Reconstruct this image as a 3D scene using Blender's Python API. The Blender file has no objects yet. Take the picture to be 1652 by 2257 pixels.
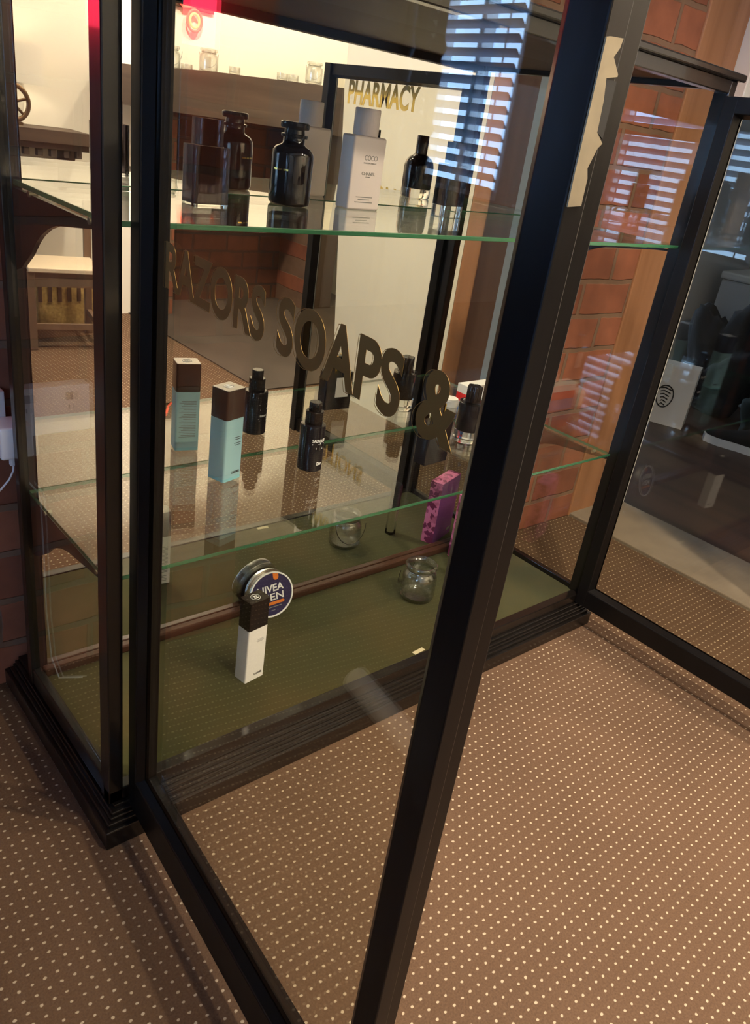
import bpy, bmesh, math, random
from mathutils import Vector, Matrix
random.seed(7)
SC = bpy.context.scene
COL = SC.collection
PI = math.pi

# ------------------------------------------------------------------ materials
def new_mat(name):
    m = bpy.data.materials.new(name); m.use_nodes = True
    nt = m.node_tree
    return m, nt, nt.nodes, nt.links, nt.nodes['Principled BSDF']

def pbr(name, col, rough=0.5, metal=0.0, spec=0.5, noise=0.0, nscale=40.0, bump=0.0, coat=0.0, stretch=(1, 1, 1), trans=0.0, ior=1.5, sub=0.0):
    m, nt, N, L, b = new_mat(name)
    b.inputs['Base Color'].default_value = (*col, 1)
    b.inputs['Roughness'].default_value = rough
    b.inputs['Metallic'].default_value = metal
    b.inputs['Specular IOR Level'].default_value = spec
    b.inputs['Coat Weight'].default_value = coat
    b.inputs['Coat Roughness'].default_value = 0.08
    b.inputs['Transmission Weight'].default_value = trans
    b.inputs['IOR'].default_value = ior
    if noise > 0 or bump > 0:
        tc = N.new('ShaderNodeTexCoord'); mp = N.new('ShaderNodeMapping'); mp.inputs['Scale'].default_value = stretch
        nz = N.new('ShaderNodeTexNoise'); nz.inputs['Scale'].default_value = nscale; nz.inputs['Detail'].default_value = 5
        L.new(tc.outputs['Object'], mp.inputs['Vector']); L.new(mp.outputs['Vector'], nz.inputs['Vector'])
        if noise > 0:
            mx = N.new('ShaderNodeMix'); mx.data_type = 'RGBA'
            mx.inputs[6].default_value = (*[c * (1 - noise) for c in col], 1)
            mx.inputs[7].default_value = (*[min(1, c * (1 + noise)) for c in col], 1)
            L.new(nz.outputs['Fac'], mx.inputs[0]); L.new(mx.outputs[2], b.inputs['Base Color'])
        if bump > 0:
            bp = N.new('ShaderNodeBump'); bp.inputs['Strength'].default_value = bump; bp.inputs['Distance'].default_value = 0.004
            L.new(nz.outputs['Fac'], bp.inputs['Height']); L.new(bp.outputs['Normal'], b.inputs['Normal'])
    return m

def emis(name, col, s):
    m, nt, N, L, b = new_mat(name)
    b.inputs['Base Color'].default_value = (*col, 1)
    b.inputs['Emission Color'].default_value = (*col, 1)
    b.inputs['Emission Strength'].default_value = s
    return m

def pane_mat(name, tint=(0.97, 0.985, 0.975), f0=0.05, gain=0.9, edge=None, rough=0.0):
    """flat window glass: straight-through light plus a mirror reflection that grows at grazing angles"""
    m, nt, N, L, b = new_mat(name)
    N.remove(b)
    out = N['Material Output']
    lw = N.new('ShaderNodeLayerWeight'); lw.inputs['Blend'].default_value = 0.5
    pw = N.new('ShaderNodeMath'); pw.operation = 'POWER'; pw.inputs[1].default_value = 5.0
    L.new(lw.outputs['Facing'], pw.inputs[0])
    ml = N.new('ShaderNodeMath'); ml.operation = 'MULTIPLY_ADD'; ml.inputs[1].default_value = gain; ml.inputs[2].default_value = f0
    L.new(pw.outputs[0], ml.inputs[0])
    t = N.new('ShaderNodeBsdfTransparent'); t.inputs['Color'].default_value = (*tint, 1)
    if edge:                              # thicker glass towards the rim of a round vessel
        p3 = N.new('ShaderNodeMath'); p3.operation = 'POWER'; p3.inputs[1].default_value = 2.0; L.new(lw.outputs['Facing'], p3.inputs[0])
        cm = N.new('ShaderNodeMix'); cm.data_type = 'RGBA'; cm.inputs[6].default_value = (*tint, 1); cm.inputs[7].default_value = (*edge, 1)
        L.new(p3.outputs[0], cm.inputs[0]); L.new(cm.outputs[2], t.inputs['Color'])
    g = N.new('ShaderNodeBsdfGlossy'); g.inputs['Roughness'].default_value = rough
    g.inputs['Color'].default_value = (1, 1, 1, 1)
    mx = N.new('ShaderNodeMixShader')
    L.new(ml.outputs[0], mx.inputs[0]); L.new(t.outputs[0], mx.inputs[1]); L.new(g.outputs[0], mx.inputs[2])
    L.new(mx.outputs[0], out.inputs['Surface'])
    return m

def glass_mat(name, col, rough=0.0, ior=1.5):
    m, nt, N, L, b = new_mat(name)
    b.inputs['Base Color'].default_value = (*col, 1)
    b.inputs['Transmission Weight'].default_value = 1.0
    b.inputs['Roughness'].default_value = rough
    b.inputs['IOR'].default_value = ior
    return m

def carpet_mat():
    m, nt, N, L, b = new_mat('carpet_pin_dot')
    tc = N.new('ShaderNodeTexCoord')
    n1 = N.new('ShaderNodeTexNoise'); n1.inputs['Scale'].default_value = 320; n1.inputs['Detail'].default_value = 2
    n2 = N.new('ShaderNodeTexNoise'); n2.inputs['Scale'].default_value = 3.0; n2.inputs['Detail'].default_value = 3
    n3 = N.new('ShaderNodeTexNoise'); n3.inputs['Scale'].default_value = 90
    for n in (n1, n2, n3): L.new(tc.outputs['Object'], n.inputs['Vector'])
    sep = N.new('ShaderNodeSeparateXYZ')
    ad = N.new('ShaderNodeVectorMath'); ad.operation = 'MULTIPLY_ADD'
    ad.inputs[1].default_value = (0.004, 0.004, 0); L.new(n3.outputs['Color'], ad.inputs[0]); L.new(tc.outputs['Object'], ad.inputs[2])
    L.new(ad.outputs[0], sep.inputs[0])
    P = 0.0168
    def cell(o, ph, k):
        a = N.new('ShaderNodeMath'); a.operation = 'ADD'; a.inputs[1].default_value = ph; L.new(o, a.inputs[0])
        d = N.new('ShaderNodeMath'); d.operation = 'DIVIDE'; d.inputs[1].default_value = P; L.new(a.outputs[0], d.inputs[0])
        f = N.new('ShaderNodeMath'); f.operation = 'FRACT'; L.new(d.outputs[0], f.inputs[0])
        s = N.new('ShaderNodeMath'); s.operation = 'SUBTRACT'; s.inputs[1].default_value = 0.5; L.new(f.outputs[0], s.inputs[0])
        q = N.new('ShaderNodeMath'); q.operation = 'MULTIPLY'; q.inputs[1].default_value = k; L.new(s.outputs[0], q.inputs[0])
        p = N.new('ShaderNodeMath'); p.operation = 'MULTIPLY'; L.new(q.outputs[0], p.inputs[0]); L.new(q.outputs[0], p.inputs[1])
        return p.outputs[0]
    cx = cell(sep.outputs[0], -0.708 + P / 2 + P * 400 - 0.002, 1.0); cy = cell(sep.outputs[1], 0.231 + P / 2 + P * 400 - 0.002, 1.25)
    su = N.new('ShaderNodeMath'); su.operation = 'ADD'; L.new(cx, su.inputs[0]); L.new(cy, su.inputs[1])
    rm = N.new('ShaderNodeMapRange'); rm.inputs[1].default_value = 0.012; rm.inputs[2].default_value = 0.028
    rm.inputs[3].default_value = 1; rm.inputs[4].default_value = 0; L.new(su.outputs[0], rm.inputs[0])
    c1 = N.new('ShaderNodeMix'); c1.data_type = 'RGBA'
    c1.inputs[6].default_value = (0.078, 0.046, 0.029, 1); c1.inputs[7].default_value = (0.150, 0.091, 0.056, 1); L.new(n1.outputs['Fac'], c1.inputs[0])
    c2 = N.new('ShaderNodeMix'); c2.data_type = 'RGBA'; c2.blend_type = 'MULTIPLY'; c2.inputs[0].default_value = 0.5
    L.new(c1.outputs[2], c2.inputs[6])
    rp = N.new('ShaderNodeMapRange'); rp.inputs[1].default_value = 0.3; rp.inputs[2].default_value = 0.7; rp.inputs[3].default_value = 0.7; rp.inputs[4].default_value = 1.15
    L.new(n2.outputs['Fac'], rp.inputs[0]); L.new(rp.outputs[0], c2.inputs[7])
    c3 = N.new('ShaderNodeMix'); c3.data_type = 'RGBA'; L.new(rm.outputs[0], c3.inputs[0]); L.new(c2.outputs[2], c3.inputs[6])
    c3.inputs[7].default_value = (0.43, 0.35, 0.25, 1)
    L.new(c3.outputs[2], b.inputs['Base Color']); b.inputs['Roughness'].default_value = 0.95; b.inputs['Specular IOR Level'].default_value = 0.1
    bp = N.new('ShaderNodeBump'); bp.inputs['Strength'].default_value = 0.5; bp.inputs['Distance'].default_value = 0.002
    L.new(n1.outputs['Fac'], bp.inputs['Height']); L.new(bp.outputs['Normal'], b.inputs['Normal'])
    return m

def brick_mat(name, c1, c2, mortar, axis='XZ'):
    m, nt, N, L, b = new_mat(name)
    tc = N.new('ShaderNodeTexCoord'); sp = N.new('ShaderNodeSeparateXYZ'); cb = N.new('ShaderNodeCombineXYZ')
    L.new(tc.outputs['Object'], sp.inputs[0])
    L.new(sp.outputs[0], cb.inputs[0]); L.new(sp.outputs[2], cb.inputs[1])
    if axis == 'BOTH':
        a = N.new('ShaderNodeMath'); a.operation = 'ADD'; L.new(sp.outputs[0], a.inputs[0]); L.new(sp.outputs[1], a.inputs[1]); L.new(a.outputs[0], cb.inputs[0])
    nz = N.new('ShaderNodeTexNoise'); nz.inputs['Scale'].default_value = 14; nz.inputs['Detail'].default_value = 6; L.new(tc.outputs['Object'], nz.inputs['Vector'])
    dv = N.new('ShaderNodeVectorMath'); dv.operation = 'MULTIPLY_ADD'; dv.inputs[1].default_value = (0.012, 0.012, 0)
    L.new(nz.outputs['Color'], dv.inputs[0]); L.new(cb.outputs[0], dv.inputs[2])
    br = N.new('ShaderNodeTexBrick'); L.new(dv.outputs[0], br.inputs['Vector'])
    br.inputs['Scale'].default_value = 1.0; br.inputs['Brick Width'].default_value = 0.225; br.inputs['Row Height'].default_value = 0.098
    br.inputs['Mortar Size'].default_value = 0.008; br.inputs['Mortar Smooth'].default_value = 0.3
    br.inputs['Color1'].default_value = (*c1, 1); br.inputs['Color2'].default_value = (*c2, 1); br.inputs['Mortar'].default_value = (*mortar, 1)
    mx = N.new('ShaderNodeMix'); mx.data_type = 'RGBA'; mx.blend_type = 'OVERLAY'; mx.inputs[0].default_value = 0.45
    L.new(br.outputs['Color'], mx.inputs[6]); L.new(nz.outputs['Fac'], mx.inputs[7]); L.new(mx.outputs[2], b.inputs['Base Color'])
    b.inputs['Roughness'].default_value = 0.85
    bp = N.new('ShaderNodeBump'); bp.inputs['Strength'].default_value = 0.7; bp.inputs['Distance'].default_value = 0.006; bp.invert = True
    L.new(br.outputs['Fac'], bp.inputs['Height']); L.new(bp.outputs['Normal'], b.inputs['Normal'])
    return m

def wood_mat(name, c1, c2, rough=0.35, axis=2, scale=18, coat=0.0):
    m, nt, N, L, b = new_mat(name)
    tc = N.new('ShaderNodeTexCoord'); mp = N.new('ShaderNodeMapping')
    s = [1.0, 1.0, 1.0]; s[axis] = 0.07; mp.inputs['Scale'].default_value = s
    nz = N.new('ShaderNodeTexNoise'); nz.inputs['Scale'].default_value = scale; nz.inputs['Detail'].default_value = 6; nz.inputs['Distortion'].default_value = 0.6
    L.new(tc.outputs['Object'], mp.inputs[0]); L.new(mp.outputs[0], nz.inputs['Vector'])
    mx = N.new('ShaderNodeMix'); mx.data_type = 'RGBA'; mx.inputs[6].default_value = (*c1, 1); mx.inputs[7].default_value = (*c2, 1)
    mr = N.new('ShaderNodeMapRange'); mr.inputs[1].default_value = 0.3; mr.inputs[2].default_value = 0.7
    L.new(nz.outputs['Fac'], mr.inputs[0]); L.new(mr.outputs[0], mx.inputs[0]); L.new(mx.outputs[2], b.inputs['Base Color'])
    b.inputs['Roughness'].default_value = rough; b.inputs['Coat Weight'].default_value = coat; b.inputs['Coat Roughness'].default_value = 0.1
    bp = N.new('ShaderNodeBump'); bp.inputs['Strength'].default_value = 0.15; bp.inputs['Distance'].default_value = 0.002
    L.new(nz.outputs['Fac'], bp.inputs['Height']); L.new(bp.outputs['Normal'], b.inputs['Normal'])
    return m

def felt_mat():
    m, nt, N, L, b = new_mat('green_felt')
    tc = N.new('ShaderNodeTexCoord')
    n1 = N.new('ShaderNodeTexNoise'); n1.inputs['Scale'].default_value = 4.5; n1.inputs['Detail'].default_value = 4
    n2 = N.new('ShaderNodeTexNoise'); n2.inputs['Scale'].default_value = 500
    L.new(tc.outputs['Object'], n1.inputs['Vector']); L.new(tc.outputs['Object'], n2.inputs['Vector'])
    mx = N.new('ShaderNodeMix'); mx.data_type = 'RGBA'
    mx.inputs[6].default_value = (0.028, 0.030, 0.0035, 1); mx.inputs[7].default_value = (0.050, 0.038, 0.006, 1)
    mr = N.new('ShaderNodeMapRange'); mr.inputs[1].default_value = 0.4; mr.inputs[2].default_value = 0.68
    L.new(n1.outputs['Fac'], mr.inputs[0]); L.new(mr.outputs[0], mx.inputs[0])
    m2 = N.new('ShaderNodeMix'); m2.data_type = 'RGBA'; m2.blend_type = 'MULTIPLY'; m2.inputs[0].default_value = 0.35
    L.new(mx.outputs[2], m2.inputs[6]); L.new(n2.outputs['Fac'], m2.inputs[7]); L.new(m2.outputs[2], b.inputs['Base Color'])
    b.inputs['Roughness'].default_value = 0.95; b.inputs['Specular IOR Level'].default_value = 0.1
    b.inputs['Sheen Weight'].default_value = 0.2
    return m

def tri_mat():
    """carton print: magenta sheet covered with small lighter and darker triangles"""
    m, nt, N, L, b = new_mat('pink_triangle_print')
    tc = N.new('ShaderNodeTexCoord'); vo = N.new('ShaderNodeTexVoronoi'); vo.inputs['Scale'].default_value = 90; vo.distance = 'MANHATTAN'
    L.new(tc.outputs['Object'], vo.inputs['Vector'])
    cr = N.new('ShaderNodeValToRGB'); e = cr.color_ramp.elements
    e[0].position = 0.25; e[0].color = (0.22, 0.03, 0.12, 1); e[1].position = 0.6; e[1].color = (0.85, 0.25, 0.50, 1)
    sp = N.new('ShaderNodeSeparateColor'); L.new(vo.outputs['Color'], sp.inputs[0]); L.new(sp.outputs[0], cr.inputs[0])
    L.new(cr.outputs[0], b.inputs['Base Color']); b.inputs['Roughness'].default_value = 0.3
    return m

M = {}
M['ebony'] = pbr('ebonised_wood', (0.0065, 0.0050, 0.0044), 0.30, spec=.3, coat=0.5, noise=0.4, nscale=30, stretch=(1, 1, .1), bump=0.12)
M['ebony_door'] = pbr('ebonised_door_wood', (0.0055, 0.0046, 0.0044), 0.30, spec=0.25, noise=0.35, nscale=30, stretch=(1, 1, .1), bump=0.10)
M['redwood'] = wood_mat('dark_red_mahogany', (0.030, 0.012, 0.007), (0.055, 0.022, 0.012), 0.3, 0, 30)
M['topwood'] = wood_mat('brown_board', (0.035, 0.018, 0.010), (0.060, 0.031, 0.018), 0.5, 0, 22)
M['felt'] = felt_mat()
M['pane'] = pane_mat('thin_clear_glass', (0.88, 0.88, 0.84), 0.036)
M['shelf'] = pane_mat('shelf_glass', (0.94, 0.97, 0.95), 0.09, 0.95)
M['shelf_edge'] = pbr('green_glass_edge', (0.035, 0.14, 0.07), 0.12, trans=0.25, noise=0.5, nscale=60, stretch=(.15, 1, 4))
m, nt, N, L, b = new_mat('mirror_silver')
b.inputs['Base Color'].default_value = (0.90, 0.89, 0.86, 1); b.inputs['Metallic'].default_value = 1; b.inputs['Roughness'].default_value = 0.006
M['mirror'] = m
M['gold_leaf'] = pbr('gold_leaf_paint', (0.34, 0.20, 0.06), 0.42, metal=.75, noise=0.10, nscale=60)
M['yellow_size'] = pbr('yellow_letter_backing', (0.95, 0.70, 0.20), 0.5, spec=.3)
M['gold'] = pbr('polished_gold', (0.95, 0.65, 0.18), 0.12, metal=1)
M['brass'] = pbr('worn_pale_brass', (0.31, 0.26, 0.17), 0.45, metal=0.45, noise=0.25, nscale=70)
M['iron'] = pbr('black_lock_iron', (0.004, 0.004, 0.004), 0.6)
M['carpet'] = carpet_mat()
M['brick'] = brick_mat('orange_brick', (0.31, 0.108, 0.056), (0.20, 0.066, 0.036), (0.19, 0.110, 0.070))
M['brick_dim'] = brick_mat('shaded_brick', (0.110, 0.036, 0.015), (0.070, 0.025, 0.012), (0.050, 0.028, 0.018), 'BOTH')  # shade inside the fireplace put into a darker copy of the brick
M['pine'] = wood_mat('orange_pine', (0.27, 0.118, 0.052), (0.42, 0.205, 0.105), 0.5, 2, 14)
M['oak_beam'] = wood_mat('brown_oak_beam', (0.040, 0.026, 0.019), (0.085, 0.056, 0.041), 0.6, 0, 16)
M['darkwood'] = wood_mat('dark_brown_wood', (0.045, 0.026, 0.016), (0.085, 0.05, 0.03), 0.5, 2, 16)
M['floorwood'] = wood_mat('dark_floorboards', (0.035, 0.018, 0.012), (0.07, 0.034, 0.022), 0.45, 1, 10)
M['white_wall'] = pbr('white_plaster', (0.82, 0.79, 0.71), 0.85, noise=0.03, nscale=3, bump=0.1)
M['dimmed_wall'] = pbr('dimmed_wall_paint', (0.14, 0.12, 0.11), 0.8, noise=0.05, nscale=3)  # dimness of the left room put into a darker wall colour
M['grey_wall'] = pbr('pale_grey_plaster', (0.62, 0.60, 0.58), 0.85, noise=0.04, nscale=3)
M['white_paint'] = pbr('white_gloss_paint', (0.80, 0.76, 0.70), 0.4)
M['stone'] = pbr('sandstone', (0.24, 0.195, 0.15), 0.75, noise=0.35, nscale=9, bump=0.3)
M['hearth'] = pbr('grey_hearth_stone', (0.075, 0.060, 0.050), 0.45, noise=0.45, nscale=5, bump=0.25)
M['ceiling'] = pbr('ceiling_paint', (0.75, 0.72, 0.66), 0.9)
M['white_plastic'] = pbr('white_plastic', (0.80, 0.79, 0.80), 0.3)
M['grey_plastic'] = pbr('grey_plastic', (0.35, 0.36, 0.40), 0.4)
M['black_plastic'] = pbr('gloss_black_plastic', (0.012, 0.008, 0.007), 0.16)
M['brown_cap'] = pbr('dark_brown_cap', (0.030, 0.017, 0.013), 0.2)
M['cap_top'] = pbr('grey_cap_top', (0.42, 0.40, 0.37), 0.3, metal=0.3)
M['frost'] = pbr('frosted_blue_glass', (0.42, 0.74, 0.84), 0.35, trans=0.45, ior=1.3)
M['frost_foot'] = pbr('frosted_cyan_foot', (0.30, 0.70, 0.82), 0.3, trans=0.35, ior=1.3)
M['white_bottle'] = pbr('white_lacquer', (0.84, 0.83, 0.79), 0.35)
M['pink_white'] = pbr('blush_white_lacquer', (0.86, 0.78, 0.76), 0.3)
M['ink'] = pbr('black_ink', (0.01, 0.01, 0.01), 0.6)
M['grey_ink'] = pbr('grey_ink', (0.25, 0.25, 0.24), 0.6)
M['white_ink'] = pbr('white_ink', (0.85, 0.85, 0.85), 0.5)
M['serum'] = pbr('black_serum_bottle', (0.010, 0.008, 0.010), 0.12)
M['amber'] = pbr('black_amber_glass', (0.007, 0.004, 0.003), 0.04, coat=0.5)
M['smoke'] = glass_mat('smoked_glass', (0.055, 0.045, 0.05), 0.02)
M['clear'] = pane_mat('clear_jar_glass', (0.96, 0.97, 0.95), 0.16, 0.9, (0.50, 0.51, 0.48), 0.14)
M['thick_clear'] = glass_mat('thick_clear_glass', (0.93, 0.94, 0.92), 0.01, 1.5)
M['navy'] = pbr('navy_print', (0.030, 0.026, 0.085), 0.3)
M['orange'] = pbr('orange_print', (0.72, 0.20, 0.03), 0.4)
M['tin'] = pbr('brushed_tin', (0.72, 0.72, 0.68), 0.22, metal=1)
M['tin_dark'] = pbr('dark_tin_base', (0.02, 0.018, 0.015), 0.3, metal=0.6)
M['tri'] = tri_mat()
M['purple'] = pbr('purple_carton', (0.26, 0.075, 0.30), 0.25)
M['wire'] = pbr('grey_wire', (0.10, 0.09, 0.08), 0.35, metal=0.8)
M['paper'] = pbr('white_paper', (0.72, 0.68, 0.64), 0.8, noise=0.08, nscale=12)
M['tape'] = pbr('yellowed_paper', (0.52, 0.46, 0.30), 0.8)
M['black_cloth'] = pbr('black_cloth', (0.008, 0.008, 0.011), 0.9, noise=0.4, nscale=40)
M['green_cloth'] = pbr('dark_green_cloth', (0.010, 0.018, 0.016), 0.9, noise=0.4, nscale=40)
M['grey_cloth'] = pbr('grey_cloth', (0.20, 0.19, 0.18), 0.9, noise=0.2, nscale=20)
M['red'] = pbr('red_print', (0.70, 0.02, 0.02), 0.3)
M['blue'] = pbr('blue_print', (0.03, 0.16, 0.50), 0.3)
M['neon'] = emis('neon_red_orange', (1.0, 0.10, 0.05), 3.2)
M['neon_hot'] = emis('neon_warm_core', (1.0, 0.38, 0.14), 2.0)
M['neon_pink'] = emis('neon_crimson', (1.0, 0.03, 0.08), 10.0)
M['bulb'] = emis('warm_bulb', (1.0, 0.78, 0.5), 6.0)
M['sky'] = emis('daylight_pane', (0.40, 0.64, 1.0), 13.0)
M['fill_next'] = emis('fill_glow_next_room', (0.55, 0.74, 1.0), 9.0)  # glow of the added fill window, not a known source
M['slat'] = pbr('white_blind_slat', (0.55, 0.58, 0.66), 0.5)
M['shade'] = pbr('white_lamp_shade', (0.85, 0.82, 0.74), 0.8)
M['bronze'] = pbr('bronze_wheel', (0.16, 0.10, 0.06), 0.4, metal=0.7)
M['chair_wood'] = wood_mat('tan_chair_wood', (0.14, 0.085, 0.055), (0.20, 0.13, 0.085), 0.5, 2, 18)
M['seat'] = pbr('pale_wood_seat', (0.72, 0.60, 0.45), 0.5, noise=0.1, nscale=10)
M['wicker'] = pbr('golden_wicker', (0.42, 0.29, 0.10), 0.7, noise=0.6, nscale=70, bump=0.6)

# ------------------------------------------------------------------ mesh helpers
class MB:
    def __init__(s): s.bm = bmesh.new()
    def box(s, x0, x1, y0, y1, z0, z1, mi=0, bev=0.0, seg=2, mat=None):
        r = bmesh.ops.create_cube(s.bm, size=1.0)
        vs = r['verts']
        for v in vs:
            v.co = Vector(((x0 + x1) / 2 + v.co.x * (x1 - x0), (y0 + y1) / 2 + v.co.y * (y1 - y0), (z0 + z1) / 2 + v.co.z * (z1 - z0)))
        fs = set(f for v in vs for f in v.link_faces)
        for f in fs: f.material_index = mi
        if bev > 0:
            es = list(set(e for v in vs for e in v.link_edges))
            rr = bmesh.ops.bevel(s.bm, geom=es, offset=bev, segments=seg, affect='EDGES', profile=0.5)
            vs = list(set(list(rr['verts']) + [v for v in vs if v.is_valid]))
            for f in rr['faces']: f.material_index = mi
        if mat is not None:
            bmesh.ops.transform(s.bm, matrix=mat, verts=[v for v in vs if v.is_valid])
        return s
    def lathe(s, prof, seg=40, cx=0, cy=0, mi=0, mat=None, cap=True, flute=0.0, nfl=24, fz=(0, 0)):
        rings = []
        allv = []
        for r, z in prof:
            if r < 1e-6:
                v = s.bm.verts.new((cx, cy, z)); rings.append([v]); allv.append(v)
            else:
                ring = []
                for i in range(seg):
                    a = 2 * PI * i / seg
                    rr = r * (1 + (flute * math.cos(nfl * a) if fz[0] <= z <= fz[1] else 0))
                    ring.append(s.bm.verts.new((cx + rr * math.cos(a), cy + rr * math.sin(a), z)))
                rings.append(ring); allv += ring
        for A, B in zip(rings[:-1], rings[1:]):
            for i in range(seg):
                j = (i + 1) % seg
                try:
                    if len(A) == 1 and len(B) == 1: continue
                    if len(A) == 1: f = s.bm.faces.new((A[0], B[j], B[i]))
                    elif len(B) == 1: f = s.bm.faces.new((A[i], A[j], B[0]))
                    else: f = s.bm.faces.new((A[i], A[j], B[j], B[i]))
                    f.material_index = mi
                except ValueError: pass
        if cap:
            for R, flip in ((rings[0], True), (rings[-1], False)):
                if len(R) > 2:
                    f = s.bm.faces.new(list(reversed(R)) if flip else R); f.material_index = mi
        if mat is not None: bmesh.ops.transform(s.bm, matrix=mat, verts=allv)
        return s
    def tube(s, pts, r, seg=8, closed=False, mi=0):
        pts = [Vector(p) for p in pts]; n = len(pts); rings = []
        prev = None
        for i, p in enumerate(pts):
            if closed: d = pts[(i + 1) % n] - pts[i - 1]
            else: d = pts[min(i + 1, n - 1)] - pts[max(i - 1, 0)]
            d.normalize()
            u = prev if prev is not None else (Vector((0, 0, 1)) if abs(d.z) < 0.9 else Vector((1, 0, 0)))
            u = (u - d * u.dot(d)).normalized(); w = d.cross(u); prev = u
            rr = r[i] if isinstance(r, (list, tuple)) else r
            rings.append([s.bm.verts.new(p + (u * math.cos(2 * PI * k / seg) + w * math.sin(2 * PI * k / seg)) * rr) for k in range(seg)])
        m = n if closed else n - 1
        for i in range(m):
            A, B = rings[i], rings[(i + 1) % n]
            for k in range(seg):
                j = (k + 1) % seg
                s.bm.faces.new((A[k], A[j], B[j], B[k])).material_index = mi
        if not closed:
            s.bm.faces.new(list(reversed(rings[0]))); s.bm.faces.new(rings[-1])
        return s
    def prism(s, poly, h0, h1, fr=None, mi=0):
        """polygon (u,v) extruded from h0 to h1 along the third axis; fr maps (u,v,h) to the mesh"""
        fr = fr or (lambda u, v, h: Vector((u, v, h)))
        A = [s.bm.verts.new(fr(u, v, h0)) for u, v in poly]; B = [s.bm.verts.new(fr(u, v, h1)) for u, v in poly]
        n = len(poly)
        s.bm.faces.new(list(reversed(A))).material_index = mi; s.bm.faces.new(B).material_index = mi
        for i in range(n):
            j = (i + 1) % n
            s.bm.faces.new((A[i], A[j], B[j], B[i])).material_index = mi
        return s
    def obj(s, name, mats, parent=None, loc=(0, 0, 0), rot=(0, 0, 0), smooth=None):
        bmesh.ops.recalc_face_normals(s.bm, faces=s.bm.faces)
        me = bpy.data.meshes.new(name); s.bm.to_mesh(me); s.bm.free()
        if not isinstance(mats, (list, tuple)): mats = [mats]
        for m in mats: me.materials.append(m)
        o = bpy.data.objects.new(name, me); COL.objects.link(o)
        o.location = loc; o.rotation_euler = rot
        if parent is not None: o.parent = parent
        if smooth is not None:
            for p in me.polygons: p.use_smooth = True
            try: me.set_sharp_from_angle(angle=math.radians(smooth))
            except Exception: pass
        return o

def rbox2(w, d, r, n=5):
    """rounded rectangle outline"""
    out = []
    for cx, cy, a0 in ((w / 2 - r, d / 2 - r, 0), (-w / 2 + r, d / 2 - r, PI / 2), (-w / 2 + r, -d / 2 + r, PI), (w / 2 - r, -d / 2 + r, 1.5 * PI)):
        for i in range(n + 1):
            a = a0 + PI / 2 * i / n
            out.append((cx + r * math.cos(a), cy + r * math.sin(a)))
    return out

def tag(o, label=None, cat=None, group=None, kind=None):
    if label: o['label'] = label
    if cat: o['category'] = cat
    if group: o['group'] = group
    if kind: o['kind'] = kind
    return o
def thing(name, label, cat, loc=(0, 0, 0), rz=0.0, group=None):
    o = bpy.data.objects.new(name, None); COL.objects.link(o)
    o.empty_display_size = 0.05
    o.location = loc; o.rotation_euler = (0, 0, rz)
    return tag(o, label, cat, group)
def struct(mb, name, mats, label=None, smooth=None, loc=(0, 0, 0), cat=None):
    o = mb.obj(name, mats, smooth=smooth, loc=loc); o['kind'] = 'structure'
    if label: o['label'] = label
    o['category'] = cat or name.split('_')[0]
    return o
def copy_tree(o, parent=None):
    c = o.copy(); COL.objects.link(c)
    if parent is not None: c.parent = parent
    for ch in list(o.children): copy_tree(ch, c)
    return c

def lettering(name, items, mat, parent, fr, depth=0.0004, outline=None, mats=None):
    """items: (string, u0, u1, v0, v1) fitted boxes on a plane; fr maps (u, v, h) to parent space. Joined into one mesh."""
    bm = bmesh.new()
    for it in items:
        s, u0, u1, v0, v1 = it[:5]; off = it[5] if len(it) > 5 else 0.0
        if s is None:                     # an unreadable line of small print: a thin bar
            A = [(u0, v0), (u1, v0), (u1, v1), (u0, v1)]
            a = [bm.verts.new(fr(u, v, 0.0)) for u, v in A]; b = [bm.verts.new(fr(u, v, depth)) for u, v in A]
            bm.faces.new(b)
            for i in range(4): bm.faces.new((a[i], a[(i + 1) % 4], b[(i + 1) % 4], b[i]))
            continue
        cu = bpy.data.curves.new('t', 'FONT'); cu.body = s; cu.size = 1.0; cu.offset = off; cu.resolution_u = 6
        if outline: cu.fill_mode = 'NONE'; cu.bevel_depth = outline; cu.bevel_resolution = 0
        ob = bpy.data.objects.new('t', cu); COL.objects.link(ob)
        bpy.context.view_layer.update()
        dg = bpy.context.evaluated_depsgraph_get()
        me = bpy.data.meshes.new_from_object(ob.evaluated_get(dg))
        xs = [v.co.x for v in me.vertices]; ys = [v.co.y for v in me.vertices]
        sx = (u1 - u0) / (max(xs) - min(xs)); sy = (v1 - v0) / (max(ys) - min(ys)); x0 = min(xs); y0 = min(ys)
        vs = [bm.verts.new(fr(u0 + (v.co.x - x0) * sx, v0 + (v.co.y - y0) * sy, depth + (v.co.z * sy * .2 if outline else 0))) for v in me.vertices]
        for p in me.polygons:
            try: bm.faces.new([vs[i] for i in p.vertices])
            except ValueError: pass
        bpy.data.objects.remove(ob); bpy.data.meshes.remove(me)
    if not outline:                       # give the letters a body down to the surface
        rim = [e for e in bm.edges if e.is_boundary]
        r = bmesh.ops.extrude_edge_only(bm, edges=rim)
        nv = [g for g in r['geom'] if isinstance(g, bmesh.types.BMVert)]
        d = fr(0, 0, 0) - fr(0, 0, depth)
        for v in nv: v.co += d
    me = bpy.data.meshes.new(name); bm.to_mesh(me); bm.free(); me.materials.append(mat)
    o = bpy.data.objects.new(name, me); COL.objects.link(o); o.parent = parent
    return o

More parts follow.
